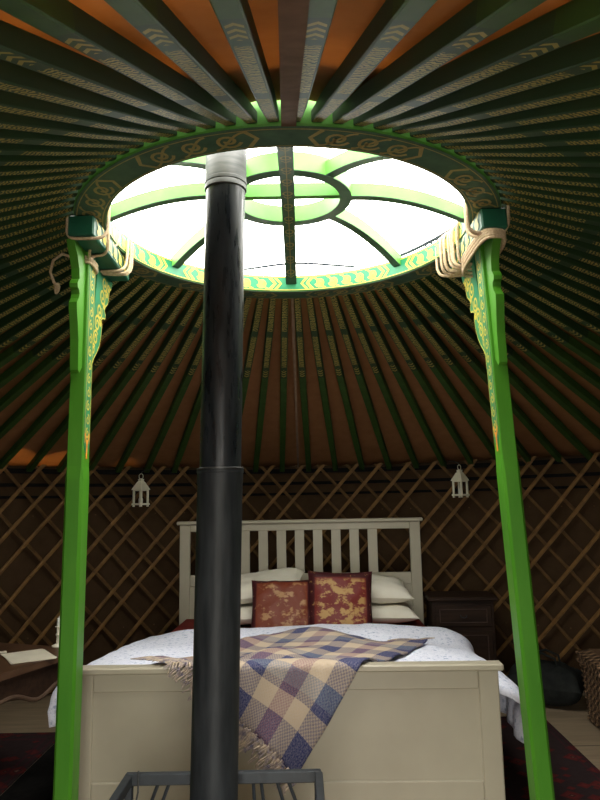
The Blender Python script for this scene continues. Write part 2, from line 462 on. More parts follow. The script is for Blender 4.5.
# dark painted underside and teal inner band
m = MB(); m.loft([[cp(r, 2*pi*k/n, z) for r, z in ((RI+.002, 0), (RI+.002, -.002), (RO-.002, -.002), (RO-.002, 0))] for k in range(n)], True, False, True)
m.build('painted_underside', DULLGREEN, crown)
m = MB(); m.loft([[cp(r, 2*pi*k/n, z) for r, z in ((RI-.0015, .004), (RI+.001, .004), (RI+.001, RH-.008), (RI-.0015, RH-.008))] for k in range(n)], True, False, True)
m.build('painted_inner_band', TEAL, crown, smooth=35)
SPOKES = [R(d) for d in (0, 46, 92, 141, 180, 222, 262, 310)]
def spiral(cx, cy, r, d=1, turns=1.6, n=22, a0=0.0):
    return [(cx + r*(1-.8*i/n)*cos(a0+d*2*pi*turns*i/n), cy + r*(1-.8*i/n)*sin(a0+d*2*pi*turns*i/n)) for i in range(n+1)]
def scroll_band(m, fn, s0, s1, h, w, rr=.34):
    """a running scroll between s0 and s1 in a band of height h (t from 0 to h)"""
    L = s1-s0; u = h*1.05; c = max(1, round(L/u)); u = L/c
    for i in range(c):
        x = s0+u*(i+.5); d = 1
        m.strip(spiral(x, h*.5, h*rr, d, 1.5, 20, pi*1.1), w, fn)
        m.strip([(x-u*.5+u*j/8*.95, h*(.5+.42*cos(pi*j/8))) for j in range(9)], w*.8, fn)
def chevron(m, fn, s, h, w, d, L):
    m.strip([(s-d*L, h*.03), (s, h*.5), (s-d*L, h*.97)], w, fn)
m = MB(); fi = lambda s, t: cp(RI-.003, s/RI, .006+t); hb = RH-.016
fu = lambda s, t: cp(RI+.012+t, s/RI, -.0035); hu = RO-RI-.024
m2 = MB()
for i, a in enumerate(SPOKES):
    a2 = SPOKES[(i+1) % 8] + (2*pi if i == 7 else 0)
    g = .085 if i not in (0, 4) else .085
    if i % 2 == 1 or True:
        s0, s1 = a*RI+g, a2*RI-g
        if i in (0, 7): pass
        scroll_band(m, fi, s0+.03, s1-.03, hb, .0115)
        chevron(m, fi, s0, hb, .016, 1, -.03); chevron(m, fi, s0-.03, hb, .013, 1, -.03)
        chevron(m, fi, s1, hb, .016, -1, -.03); chevron(m, fi, s1+.03, hb, .013, -1, -.03)
        scroll_band(m2, fu, s0+.02, s1-.02, hu, .011, .40)
        chevron(m2, fu, s0-.01, hu, .014, 1, -.03); chevron(m2, fu, s1+.01, hu, .014, -1, -.03)
m.strip([(2*pi*RI*k/160, .0015) for k in range(161)], .004, fi); m.strip([(2*pi*RI*k/160, hb-.0015) for k in range(161)], .004, fi)
m2.strip([(2*pi*RI*k/160, .001) for k in range(161)], .004, fu); m2.strip([(2*pi*RI*k/160, hu-.001) for k in range(161)], .004, fu)
m.build('inner_scroll_painting', YELLOW, crown)
m2.build('underside_scroll_painting', DULLGOLD, crown)
# hub ring, arched spokes
HZ, HR = .165, .27
EZ = .042
def arch(r): return EZ+(HZ-EZ)*(1-((r-HR)/(RI-HR))**2) if r > HR else HZ
hub = MB(); sec = [(HR-.05, HZ), (HR, HZ), (HR, HZ+.075), (HR-.05, HZ+.075)]
hub.loft([[cp(r, 2*pi*k/64, z) for r, z in sec] for k in range(64)], True, False, True)
hubo = hub.build('hub_ring', GREEN_RING, crown, smooth=35)
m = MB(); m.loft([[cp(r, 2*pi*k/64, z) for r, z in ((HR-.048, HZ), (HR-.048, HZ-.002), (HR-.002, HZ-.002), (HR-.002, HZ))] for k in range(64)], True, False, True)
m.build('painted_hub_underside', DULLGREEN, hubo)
for a in SPOKES:
    if a in (SPOKES[0], SPOKES[4]): continue
    w = .021
    m = MB(); mu = MB(); rings = []; ru = []
    side = Vector((cos(a), -sin(a), 0)); dr = Vector((sin(a), cos(a), 0))
    for q in range(15):
        r = HR-.02 + (RI+.02-HR+.02)*q/14
        z = arch(min(r, RI)) + .002; h = .055 if r < RI-.01 else .040
        P = dr*r
        rings.append([tuple(P+side*s*w+Vector((0, 0, zz))) for s, zz in ((-1, z), (1, z), (1, z+h), (-1, z+h))])
        ru.append([tuple(P+side*s*w*.96+Vector((0, 0, zz))) for s, zz in ((-1, z-.002), (1, z-.002), (1, z), (-1, z))])
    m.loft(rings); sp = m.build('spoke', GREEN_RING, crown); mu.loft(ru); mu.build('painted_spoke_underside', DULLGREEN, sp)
# straight cross bar left-right inside the hub, and the wide front-to-back bar below it
m = MB(); m.box(-HR+.05, HR-.05, -.016, .016, HZ+.012, HZ+.07); m.build('hub_crossbar', GREEN_RING, crown)
m = MB(); rings = []; mp = MB()
def fz(y): return .036 + .105*(1-min(1, (y/RI)**2))
for q in range(25):
    y = -RI-.01 + 2*(RI+.01)*q/24; z = fz(y)
    rings.append([(-.028, y, z), (.028, y, z), (.028, y, z+.045), (-.028, y, z+.045)])
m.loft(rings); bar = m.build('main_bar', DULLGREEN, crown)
fb = lambda s, t: (t-.028, s, fz(s)-.002)
for q in range(11):
    y = -.62+.124*q
    mp.strip(spiral(0, 0, 1, 1)[:0] or [(y+.018*cos(2*pi*j/12), .028+.018*sin(2*pi*j/12)) for j in range(13)], .007, fb)
    mp.strip([(y+.03, .012), (y+.05, .028), (y+.03, .044)], .006, fb)
mp.strip([(-.66+1.32*q/40, .028) for q in range(41)], .004, fb)
mp.build('flower_painting', DULLGOLD, bar)

# cover ropes lying over the opening, outside
m = MB(); pts = []
for q in range(13):
    a = R(-14)+R(26)*q/12; pts.append(ringpt(.88, a, 2.60+.012*cos(q*.9)))
m = MB(); m.tube([ringpt(.84-.14*sin(pi*q/12), R(-20)+R(44)*q/12, 2.56) for q in range(13)], .006, 6)
tag(m.build('cover_rope', DARKROPE, loc=ringpt(.8, 0, 2.56)), 'thin dark rope crossing the back edge of the crown opening', 'rope')
m = MB(); m.tube([ringpt(.80-.02*sin(pi*q/12), R(44)+R(36)*q/12, 2.545) for q in range(13)], .008, 6)
for q in range(3):
    c = Vector(ringpt(.795, R(58+3*q), 2.54)); m.tube([tuple(c+Vector((.018*cos(t*pi/4), .018*sin(t*pi/4)*.5, .018*sin(t*pi/4)))) for t in range(8)], .006, 6, True)
tag(m.build('cover_rope', DARKROPE, loc=ringpt(.8, R(60), 2.54)), 'knotted dark rope on the crown rim beside the right post', 'rope')

# ------------------------------------------------------------------ roof poles
NP = 84
m = MB(); L = RAD+.04-.85; slope = (PAX-EAVE)/(RAD-.86); th = math.atan(slope)
Lp = L/cos(th); rings = []
for q in range(9):
    x = Lp*q/8; w = .020+.002*sin(pi*q/8); h = .0245 - .004*(q/8)
    if q == 0: w, h = .016, .018
    b = .003
    rings.append([(x, y, z) for y, z in ((-w+b, -h), (w-b, -h), (w, -h+b), (w, h-b), (w-b, h), (-w+b, h), (-w, h-b), (-w, -h+b))])
m.loft(rings); pole0 = m.build('roof_pole', POLE); pole1 = m.build('roof_pole', POLE_LONG); used = set()
labels = {
 'back': ('green roof pole with yellow painting slanting to the back wall, between the two posts', 'roof poles over the back wall'),
 'left': ('dark green painted roof pole fanning out to the left of the left post', 'roof poles on the left side'),
 'right': ('dark green painted roof pole fanning out to the right of the right post', 'roof poles on the right side'),
 'over': ('roof pole overhead, cut by the top edge of the photo, with gold chevrons', 'roof poles overhead'),
}
for i in range(NP):
    a = 2*pi*(i+.5)/NP + R(-.25)
    if abs(((a+pi) % (2*pi))-pi) > pi-R(2): pass
    d = (math.degrees(a)+180) % 360-180
    src = pole1 if abs(d) > 112 else pole0
    first = src.name not in used; used.add(src.name)
    o = src if first else src.copy()
    if not first: COL.objects.link(o)
    o.location = ringpt(.85, a, roof_z(.85))
    o.rotation_euler = (0, th, pi/2-a)
    d = (math.degrees(a)+180) % 360-180
    key = 'back' if abs(d) < 33 else ('over' if abs(d) > 128 else ('left' if d < 0 else 'right'))
    tag(o, labels[key][0], 'roof pole', labels[key][1])
# strap and ropes running up the roof
def along(a, r0, r1, w, t, drop, name, mat, label, cat, dz=0):
    m = MB(); rings = []
    for q in range(13):
        r = r0+(r1-r0)*q/12; z = roof_z(r)-drop; c = Vector(ringpt(r, a, z)); s = Vector((cos(a), -sin(a), 0))*w
        rings.append([tuple(c-s), tuple(c+s), tuple(c+s+Vector((0, 0, t))), tuple(c-s+Vector((0, 0, t)))])
    m.loft(rings); return tag(m.build(name, mat, loc=ringpt((r0+r1)/2, a, roof_z((r0+r1)/2))), label, cat)
STRAPM = mottled('brown_canvas_strap', (.11,.06,.04), (.16,.09,.06), 20, .9, .05)
SEAMM = mottled('pale_brown_tape', (.20,.13,.085), (.27,.18,.12), 20, .9, .05)
along(R(178.9), .85, 2.3, .022, .006, .034, 'roof_strap', STRAPM, 'brown canvas strap beside the central overhead roof pole', 'strap')
along(R(.2), .88, 2.9, .008, .004, .012, 'roof_strap', SEAMM, 'thin pale tape running down the back of the roof to the headboard', 'strap')

# ------------------------------------------------------------------ the two posts
def make_post(side, bx, tx, y, label, bracket_label=None):
    """side -1 left, +1 right; bx / tx = x of the shaft's centre line at floor and top"""
    root = thing('support_post', label, 'post', (bx, y, 0))
    zt = 2.335; sx = (tx-bx)/zt
    sh = Matrix(((1, 0, sx, 0), (0, 1, 0, 0), (0, 0, 1, 0), (0, 0, 0, 1)))
    inn = -side                                           # direction of the inner face
    def fin(m): m.v = [tuple(sh @ Vector(p)) for p in m.v]; return m
    m = MB(); rings = []
    hw, hd = .030, .045
    for z, e, c in ((0, .004, .010), (.05, .004, .010), (1.42, .004, .010), (1.47, .0, .003), (zt, .0, .003)):
        w, d = hw+e, hd+e
        rings.append([(x, yy, z) for x, yy in ((-w+c, -d), (w-c, -d), (w, -d+c), (w, d-c), (w-c, d), (-w+c, d), (-w, d-c), (-w, -d+c))])
    m.loft(rings); fin(m).build('shaft', GREEN, root)
    # painted panel on the inner face
    xi = inn*(hw+.0012)
    m = MB(); m.prism([(-.036, zt), (.036, zt), (.036, 1.56), (0, 1.50), (-.036, 1.56)], 'x', inn*hw, xi)
    pn = fin(m).build('painted_panel', TEAL, root)
    f = lambda s, t: (xi+inn*.001, t, s)
    m = MB(); z = 1.60
    while z < zt-.04:
        m.strip(spiral(z, 0, .022, 1 if int(z*20) % 2 else -1, 1.3, 14), .007, f); z += .055
    m.strip([(1.56, -.03), (zt, -.03)], .004, f); m.strip([(1.56, .03), (zt, .03)], .004, f)
    fin(m).build('scroll_painting', YELLOW, pn)
    m = MB(); m.strip([(1.60, -.024), (1.54, 0), (1.60, .024)], .014, f); m.strip([(1.575, -.0), (1.50, 0)], .02, f)
    fin(m).build('orange_tip_painting', ORANGE, pn)
    # carved bracket reaching to the back, painted with scrolls
    poly = [(0, 1.83), (.028, 1.83), (.034, 1.90), (.05, 1.93), (.075, 1.96), (.10, 2.00), (.115, 2.05), (.12, 2.09), (.11, 2.115),
            (.125, 2.13), (.15, 2.135), (.155, 2.155), (.14, 2.17), (.15, 2.19), (.175, 2.215), (.185, 2.25), (.19, 2.28), (.21, 2.30), (.22, zt),
            (.06, zt), (.05, 2.25), (.038, 2.17), (.028, 2.13), (.018, 2.10), (.010, 2.05), (0, 2.02)]
    poly = [(a*1.4, b) for a, b in poly]
    m = MB(); m.prism([(hd+a, b) for a, b in poly], 'x', -.014, .014)
    br = fin(m).build('carved_bracket', TEAL, root); br['label'] = 'teal carved bracket painted with yellow scrolls'
    fx = inn*.0155; f = lambda s, t: (fx, hd+t, s)
    m = MB()
    for z, c, r in ((2.29, .135, .034), (2.225, .115, .036), (2.15, .088, .034), (2.085, .068, .034), (2.02, .055, .03), (1.965, .035, .022), (2.29, .182, .018), (2.255, .160, .016), (2.10, .098, .014), (2.19, .135, .014), (1.92, .02, .014)):
        m.strip(spiral(z, c*1.35, r*1.12, 1 if c > .08 else -1, 1.5, 20, 1.0), .010, f)
    m.strip([(b, a-.008) for a, b in poly[2:18]], .006, f)
    fin(m).build('scroll_painting', YELLOW, br)
    # plain bracket reaching to the front
    poly = [(0, 1.86), (.03, 1.83), (.045, 1.84), (.05, 1.90), (.055, 1.96), (.07, 2.02), (.085, 2.07), (.088, 2.10), (.07, 2.12), (.062, 2.14), (.068, 2.155),
            (.085, 2.16), (.09, 2.175), (.08, 2.19), (.068, 2.20), (.075, 2.24), (.10, 2.28), (.13, 2.31), (.14, zt), (0, zt)]
    m = MB(); m.prism([(-hd-a, b) for a, b in poly], 'x', -.016, .016)
    fin(m).build('front_bracket', GREEN, root)
    # T beam carrying the ring
    m = MB(); cxr = CX + side*((RI+RO)/2-.012) - bx - sx*2.3775
    M = Matrix.Translation((cxr, 0, 0))
    m.box(-.050, .050, -.22, .33, zt, zt+.082, M, .006)
    fin(m).build('cross_beam', DEEPTEAL, root)
    f = lambda s, t: (cxr+inn*.054, s, zt+.006+t)
    m = MB(); scroll_band(m, f, -.20, .27, .07, .010); chevron(m, f, .29, .07, .012, -1, -.02)
    fin(m).build('beam_painting', YELLOW, root)
    return root, cxr+bx+sx*2.3775
pl, xl = make_post(-1, -.887, -.872, 2.70, 'bright green wooden post on the left with carved painted bracket')
pr, xr = make_post(1, .868, .772, 2.70, 'bright green wooden post on the right with carved painted bracket, leaning slightly')

# lashing ropes
def wrap(m, x0, x1, y, z0, z1, tilt=0.0, r=.006, dy=0.0):
    pts = []; cx, cz = (x0+x1)/2, (z0+z1)/2; hx, hz = (x1-x0)/2, (z1-z0)/2
    for k in range(28):
        t = 2*pi*k/28; c, s = cos(t), sin(t)
        px = cx+hx*math.copysign(abs(c)**.45, c); pz = cz+hz*math.copysign(abs(s)**.45, s)
        pts.append((px, y+tilt*s+dy*c, pz))
    m.tube(pts, r, 7, True)
def ring_x(side, y):      # x range of the crown rim at depth y
    d = y-CY; return CX+side*sqrt(max(RI*RI-d*d, 0)), CX+side*sqrt(max(RO*RO-d*d, .25))
m = MB(); rnd = random.Random(3)
for y in (2.50, 2.52, 2.545, 2.84, 2.87, 2.90, 2.925, 2.95, 2.975, 3.0, 3.02):
    a, b = ring_x(1, y); wrap(m, min(a, xr-.054)-.008, max(b, xr+.054)+.008, y, 2.327, 2.52, rnd.uniform(-.02, .02), .0065, rnd.uniform(-.03, .03))
for z in (2.285, 2.298, 2.311, 2.325):                           # turns round the head of the shaft
    pts = [(xr+.0+(.050)*math.copysign(abs(cos(t))**.5, cos(t)), 2.70+(.20)*math.copysign(abs(sin(t))**.6, sin(t))-.03, z+.01*sin(t+z*40)) for t in [2*pi*k/28 for k in range(28)]]
    m.tube(pts, .0065, 7, True)
tag(m.build('lashing_rope', ROPE, smooth=True, loc=(xr, 2.7, 2.4)), 'thick bundle of beige rope lashing the right post to the crown ring', 'rope')
m = MB()
for y in (2.52, 2.66, 2.90, 2.915, 2.93):
    a, b = ring_x(-1, y); wrap(m, min(b, xl-.054)-.008, max(a, xl+.054)+.008, y, 2.327, 2.52, rnd.uniform(-.05, .05), .0065, rnd.uniform(-.03, .03))
for z in (2.285, 2.298, 2.311):
    pts = [(-.872+(.040)*math.copysign(abs(cos(t))**.5, cos(t)), 2.70+(.052)*math.copysign(abs(sin(t))**.6, sin(t)), z+.008*sin(t+z*40)) for t in [2*pi*k/28 for k in range(28)]]
    m.tube(pts, .0065, 7, True)
m.tube([(-.84, 2.64, 2.30), (-.83, 2.63, 2.36), (-.81, 2.66, 2.43), (-.78, 2.70, 2.50)], .006, 7)
m.tube([(-.84, 2.66, 2.31), (-.80, 2.72, 2.36), (-.775, 2.8, 2.42), (-.77, 2.84, 2.49)], .006, 7)
m.tube([(-.90, 2.62, 2.30), (-.94, 2.62, 2.315), (-.975, 2.62, 2.29), (-.985, 2.62, 2.24), (-.97, 2.62, 2.20), (-.955, 2.62, 2.175)], .006, 7)
m.tube([(-.955, 2.62, 2.195), (-.955, 2.62, 2.18), (-.957, 2.62, 2.165), (-.96, 2.62, 2.15)], [.006, .013, .012, .005], 8)
tag(m.build('lashing_rope', ROPE, smooth=True, loc=(xl, 2.7, 2.4)), 'beige rope tying the left post to the crown ring, knotted end hanging', 'rope')

# ------------------------------------------------------------------ stove pipe, stove, guard
SX0, SX1, SY = -.279, -.2385, 2.20
pipe = thing('stove_pipe', 'tall black stove pipe with steel top rising through the crown opening', 'stove pipe', (SX0, SY, .44))
def px(z): return SX0+(SX1-SX0)*(z-.44)/2.0 - SX0
def pipe_seg(prof, name, mat, parent=pipe):
    m = MB(); rings = []
    for r, z in prof:
        rings.append([(px(z)+r*cos(2*pi*k/48), r*sin(2*pi*k/48), z-.44) for k in range(48)])
    m.loft(rings); return m.build(name, mat, parent, smooth=35)
ZJ, ZT = 1.42, 2.385
pipe_seg([(.0715, .40), (.0715, ZJ-.045), (.073, ZJ-.04), (.073, ZJ-.01), (.0745, ZJ-.008), (.0745, ZJ)], 'lower_pipe', mottled('grey_matt_flue_paint', (.010,.012,.014), (.028,.032,.035), 7, .5, .25, (6,6,.9), .1))
pipe_seg([(.0665, ZJ-.02), (.0665, ZT)], 'upper_pipe', PIPE)
pipe_seg([(.070, ZJ), (.0745, ZJ+.002), (.0745, ZJ+.006), (.068, ZJ+.008)], 'joint_band', STEEL)
pipe_seg([(.069, ZT-.02), (.0715, ZT-.018), (.0715, ZT-.005), (.070, ZT), (.072, ZT+.002), (.072, ZT+.012), (.070, ZT+.014), (.069, 3.3)], 'steel_section', STEEL)
pipe_seg([(.076, 3.28), (.12, 3.30), (.12, 3.32), (.02, 3.42)], 'cowl', STEEL)
stove = thing('wood_stove', 'black iron stove below the pipe inside the metal guard', 'stove', (SX0, 2.13, 0))
m = MB(); m.box(-.2, .2, -.15, .15, .10, .37, b=.012); m.build('body', PIPE, stove)
m = MB(); m.box(-.215, .215, -.165, .165, .37, .39, b=.004); m.build('top_plate', PIPE, stove)
m = MB(); m.box(-.13, .13, -.165, -.15, .15, .32, b=.005); d = m.build('door', PIPE, stove)
m = MB(); m.tube([(.11, -.165, .20), (.11, -.19, .20), (.11, -.19, .26), (.11, -.165, .26)], .006, 8); m.build('handle', STEEL, d)
for sx in (-1, 1):
    for sy in (-1, 1):
        m = MB(); m.lathe([(.012, .005), (.016, .10)], 12, Matrix.Translation((sx*.16, sy*.11, 0))); m.build('leg', PIPE, stove)
m = MB(); m.box(-.5, .36, -.75, .24, 0, .005, Matrix.Translation((0, 0, 0))); o = m.build('hearth_plate', IRON); o.location = (SX0, 2.13, 0)
tag(o, 'dark metal hearth plate on the floor under the stove', 'hearth plate')
gx0, gx1, gy0, gy1, gz = -.575, .045, 1.45, 2.325, .475
guard = thing('fire_guard', 'grey black iron guard with curved rods around the stove', 'fire guard', ((gx0+gx1)/2, 2.33, 0))
ox, oy = (gx0+gx1)/2, 2.33
def gb(name, x0, x1, y0, y1, z0, z1):
    m = MB(); m.box(x0-ox, x1-ox, y0-oy, y1-oy, z0, z1, b=.003); return m.build(name, IRON, guard)
gb('back_rail', gx0, gx1, gy1-.012, gy1+.012, gz-.035, gz)
gb('side_rail', gx0, gx0+.025, gy0, gy1-.013, gz-.035, gz); gb('side_rail', gx1-.02, gx1+.005, gy0, gy1-.013, gz-.035, gz)
gb('bottom_rail', gx0, gx1, gy1-.012, gy1+.012, .02, .045)
for x in (gx0+.012, gx1-.01):
    for y in (gy0+.012, gy1): gb('upright', x-.012, x+.012, y-.012, y+.012, .005, gz-.036)
for x, d in ((-.47, -1), (-.435, -1), (-.17, .15), (-.145, .3), (-.095, .8), (-.06, 1)):
    m = MB(); pts = []
    for q in range(13):
        t = q/12; pts.append((x-ox + d*.10*sin(t*pi*.5)*(1 if abs(d) else 0), gy1-oy-.004, gz-.03 - .40*t))
    m.tube(pts, .0055, 8); m.build('curved_rod', IRON, guard)
m = MB(); m.tube([(gx0+.045-ox, gy1-oy-.016, gz+.012), (gx0+.045-ox, gy1-oy-.02, gz-.05), (gx0+.04-ox, gy1-oy-.03, gz-.08), (gx0+.06-ox, gy1-oy-.025, gz-.09)], .003, 6)
m.build('hook', STEEL, guard)

# ------------------------------------------------------------------ bed
BX, BY, BT = -.085, 2.926, R(-1.71)
BM = Matrix.Translation((BX, BY, 0)) @ Matrix.Rotation(BT, 4, 'Z')
def W3(x, y, z): return BM @ Vector((x, y, z))
bed = thing('bed', 'white painted double bed frame with slatted headboard and panelled footboard', 'bed', (BX, BY, 0), BT)
def bb(mb, *a, **k): mb.box(*a, **k)
m = MB(); b = .004                                              # footboard, front face at y = 0
m.box(-.865, -.785, 0, .035, 0, .632, b=b); m.box(.785, .865, 0, .035, 0, .632, b=b)
m.box(-.785, .785, .003, .032, .56, .632, b=b); m.box(-.785, .785, .003, .032, .135, .215, b=b); m.box(-.79, .79, .012, .026, .21, .565)
fo = m.build('footboard', WHITE_BED, bed)
m = MB(); m.box(-.885, .885, -.018, .05, .632, .66, b=.006); m.build('cap_rail', WHITE_BED, fo)
m = MB(); y0 = 2.09                                             # headboard
m.box(-.865, -.79, y0, y0+.035, 0, 1.175, b=b); m.box(.79, .865, y0, y0+.035, 0, 1.175, b=b)
m.box(-.79, .79, y0+.003, y0+.032, 1.125, 1.175, b=b); m.box(-.79, .79, y0+.003, y0+.032, .74, .82, b=b)
m.box(-.79, .79, y0+.012, y0+.024, .36, .75)
hbd = m.build('headboard', WHITE_BED, bed)
m = MB(); m.box(-.885, .885, y0-.018, y0+.05, 1.175, 1.20, b=.006); m.build('cap_rail', WHITE_BED, hbd)
for i in range(9):
    x = -.524+.131*i
    m = MB(); m.box(x-.0335, x+.0335, y0+.008, y0+.026, .815, 1.128, b=.002); m.build('slat', WHITE_BED, hbd)
for s in (-1, 1):
    m = MB(); m.box(s*.865, s*.84, .035, y0, .20, .36, b=b); m.build('side_rail', WHITE_BED, bed)
m = MB()
for i in range(12): m.box(-.84, .84, .12+.165*i, .20+.165*i, .27, .29)
m.build('slatted_base', WHITE_BED, bed)

def place(o, x, y, z, rx=0, ry=0, rz=0):
    o.matrix_world = BM @ Matrix.Translation((x, y, z)) @ Matrix.Rotation(rz, 4, 'Z') @ Matrix.Rotation(rx, 4, 'X') @ Matrix.Rotation(ry, 4, 'Y')
    return o
m = MB(); m.box(-.83, .83, .055, 2.06, .295, .528, b=.03)
mt = m.build('mattress', MAROON, smooth=50); place(mt, 0, 0, 0); tag(mt, 'mattress in a maroon sheet on the white bed frame', 'mattress')

def dz(x, y):      # top of the duvet in bed coordinates
    n1 = noise.noise(Vector((x*1.6, y*1.9, 3.1)))*.045 + noise.noise(Vector((x*4.2, y*3.2, 9.0)))*.018 + noise.noise(Vector((x*10, y*9, 1.0)))*.006
    edge = max(0, (y-1.10))*.6
    fr = max(0, .06-y)*.35
    cen = .012*math.exp(-((x+.05)/.5)**2)
    return max(.563, .580 + .10*max(0, min(.6, -x-.2))*max(0, 1.2-y) + n1 + cen - edge*edge - fr + .010)
# duvet: across parameter a runs over the top and down both sides
nu, nv = 76, 44; m = MB(); P = []
for j in range(nv+1):
    y = .065 + 1.30*j/nv
    for i in range(nu+1):
        s = -1+2*i/nu; a = abs(s)*(1.19 if s > 0 else 1.20); sg = 1 if s > 0 else -1
        fl = (.81 if sg > 0 else .85) + .04*noise.noise(Vector((0, y*2, sg*5)))
        if a < fl: x, z = a, dz(sg*a, y) - .03*max(0, (a-.5)/.3)**2*.6
        else:
            t = min((a-fl)/.26, 1.0); z0 = dz(sg*fl, y) - .03*((fl-.5)/.3)**2*.6
            x = fl + (.20 if sg > 0 else .125)*sin(t*pi*.5); z = z0 - .13*(1-cos(t*pi*.5))
            if a-fl > .26: z -= (a-fl-.26); x += .02*sin(y*17+sg)+.01*sin(y*31)
            x = max(x, fl+.0) + (.02*noise.noise(Vector((y*6, z*5, sg*7))) if t > .3 else 0)
        P.append((sg*x, y, z))
m.add(P, [(j*(nu+1)+i, j*(nu+1)+i+1, (j+1)*(nu+1)+i+1, (j+1)*(nu+1)+i) for j in range(nv) for i in range(nu)])
dv = m.build('duvet', DUVET, smooth=True); place(dv, 0, 0, 0)
sm = dv.modifiers.new('s', 'SOLIDIFY'); sm.thickness = .03; sm.offset = -1
tag(dv, 'white duvet with blue floral print spread over the bed', 'duvet')

# plaid throw: unfolded plane (X, S); S < 0 hangs down the front of the footboard
def drape(X, S):
    top = .672; yf = -.026
    if S < 0:
        wv = .012*sin(X*22+S*9)+.008*sin(X*41-S*12)
        return (X, yf-.008-max(0, wv)-.03*min(1, -S/.4)*.4, top+S)
    if S < .085: return (X, yf+S*.95, top+.004*sin(S/.085*pi))
    y = yf+.085+(S-.085)*.985
    z = dz(max(-.72, min(.72, X)), y) + .012 - .03*max(0, (abs(X)-.5)/.3)**2*.6
    wr = .012*max(0, sin(X*11+y*7))+.010*max(0, sin(X*7-y*13+1))
    ax = abs(X)
    q = min(1, max(0, (S-.085)/.10)); z = z*q + top*(1-q) + wr*q
    return (X, y, max(z, .0))
T0, R0, B0, L0 = Vector((.035, -.43)), Vector((.69, .80)), Vector((-.12, 1.02)), Vector((-.60, .20))
nu = nv = 70; m = MB(); P = []; UV = []
def bil(u, v):
    p = T0*(1-u)*(1-v) + R0*u*(1-v) + B0*u*v + L0*(1-u)*v
    p = p + Vector((.012*sin(u*9+v*4), .014*sin(v*11+u*3)))
    # the selvage runs straight down the footboard, then bends away over the duvet
    p.x += .06*math.exp(-((u-.42)/.25)**2)*(1-v)
    return p
for j in range(nv+1):
    for i in range(nu+1):
        u, v = i/nu, j/nv; p = bil(u, v); P.append(drape(p.x, p.y)); UV.append((u*1.1, v*.95))
m.add(P, [(j*(nu+1)+i, j*(nu+1)+i+1, (j+1)*(nu+1)+i+1, (j+1)*(nu+1)+i) for j in range(nv) for i in range(nu)])
th_ = m.build('throw_blanket', PLAID, smooth=True); place(th_, 0, 0, 0)
uvl = th_.data.uv_layers.new(name='UVMap')
for lp in th_.data.loops: uvl.data[lp.index].uv = UV[lp.vertex_index]
sm = th_.modifiers.new('s', 'SOLIDIFY'); sm.thickness = .007; sm.offset = 0
tag(th_, 'navy, cream and mauve plaid throw draped over the footboard, corner hanging', 'blanket')
m = MB(); rf = random.Random(11)
for k in range(150):                                             # fringe on the left lower edge
    v = (k+.5)/150; p = bil(0.0, v); S = p.y; ln = rf.uniform(.05, .085)
    d = Vector((-.62, -.78)); pts = []
    for q in range(6):
        t = q/5*ln; pp = p + d*t + Vector((rf.uniform(-.006, .006), 0))
        X, Y, Z = drape(pp.x, pp.y)
        if pp.y < 0: pts.append((X+.010*sin(q*1.3+k), Y-.006*q/5-.004, Z-.1*t))
        else: pts.append((X, Y, Z+.006))
    m.tube(pts, [.0052, .005, .0045, .004, .0032, .0018], 5)
m.build('fringe', FRINGE, th_); m = MB()
for k in range(16):                                             # short tassels at the upper right corner
    u = 1.0; v = k/16*.25; p = bil(u, v); pts = []
    for q in range(4):
        t = q/3*.05; pp = p+Vector((.8, .3))*t; X, Y, Z = drape(pp.x, pp.y); pts.append((X, Y, Z+.005))
    m.tube(pts, [.004, .0035, .003, .0015], 5)
fr = m.build('fringe', FRINGE, th_)

# pillows and cushions
def pillow_mesh(hx, hy, t, n=26, pinch=.10, seed=0, amp=.012):
    m = MB(); top = []; bot = []
    for j in range(n+1):
        for i in range(n+1):
            u, v = -1+2*i/n, -1+2*j/n
            k = 1-pinch*(v*v)*(1-abs(u)**3)*0 - pinch*.6*(1-u*u)*(abs(v)**6) ; k2 = 1-pinch*.6*(1-v*v)*(abs(u)**6)
            x, y = hx*u*k2, hy*v*k
            h = t*(max(0, 1-u**4)**.55)*(max(0, 1-v**4)**.55)
            w = noise.noise(Vector((u*2.3+seed, v*2.3, seed)))*amp + noise.noise(Vector((u*6+seed, v*6, 2+seed)))*amp*.4
            fade = min(1, h/t*2)
            top.append((x, y, h+w*fade)); bot.append((x, y, -h*.85+w*fade*.5))
    F = [(j*(n+1)+i, j*(n+1)+i+1, (j+1)*(n+1)+i+1, (j+1)*(n+1)+i) for j in range(n) for i in range(n)]
    m.add(top, F); m.add(bot, [f[::-1] for f in F]); return m
def mkpillow(name, mat, hx, hy, t, pos, rot, label, cat, group=None, seed=0, piping=None):
    o = pillow_mesh(hx, hy, t, seed=seed).build(name, mat, smooth=True); place(o, *pos, *rot)
    return tag(o, label, cat, group)
mkpillow('pillow', CREAM, .34, .22, .062, (.44, 1.82, .592), (R(1), R(1), R(-2)), 'lower cream pillow on the right, under another pillow', 'pillow', 'cream pillows', 1)
mkpillow('pillow', CREAM, .335, .21, .072, (.405, 1.845, .738), (R(9), R(2), R(3)), 'upper cream pillow on the right, behind the gold patterned cushion', 'pillow', 'cream pillows', 2)
mkpillow('pillow', CREAM, .31, .22, .062, (-.35, 1.82, .592), (R(1), R(-1), R(2)), 'lower cream pillow on the left, behind the stove pipe', 'pillow', 'cream pillows', 3)
mkpillow('pillow', CREAM, .315, .21, .070, (-.285, 1.845, .758), (R(12), R(-8), R(-3)), 'upper cream pillow on the left with its raised corner by the headboard', 'pillow', 'cream pillows', 4)
C1 = cushion_mat('rust_red_brocade', (.15,.030,.012), (.36,.20,.09), .56)
C2 = cushion_mat('crimson_gold_brocade', (.14,.016,.012), (.40,.24,.08), .52)
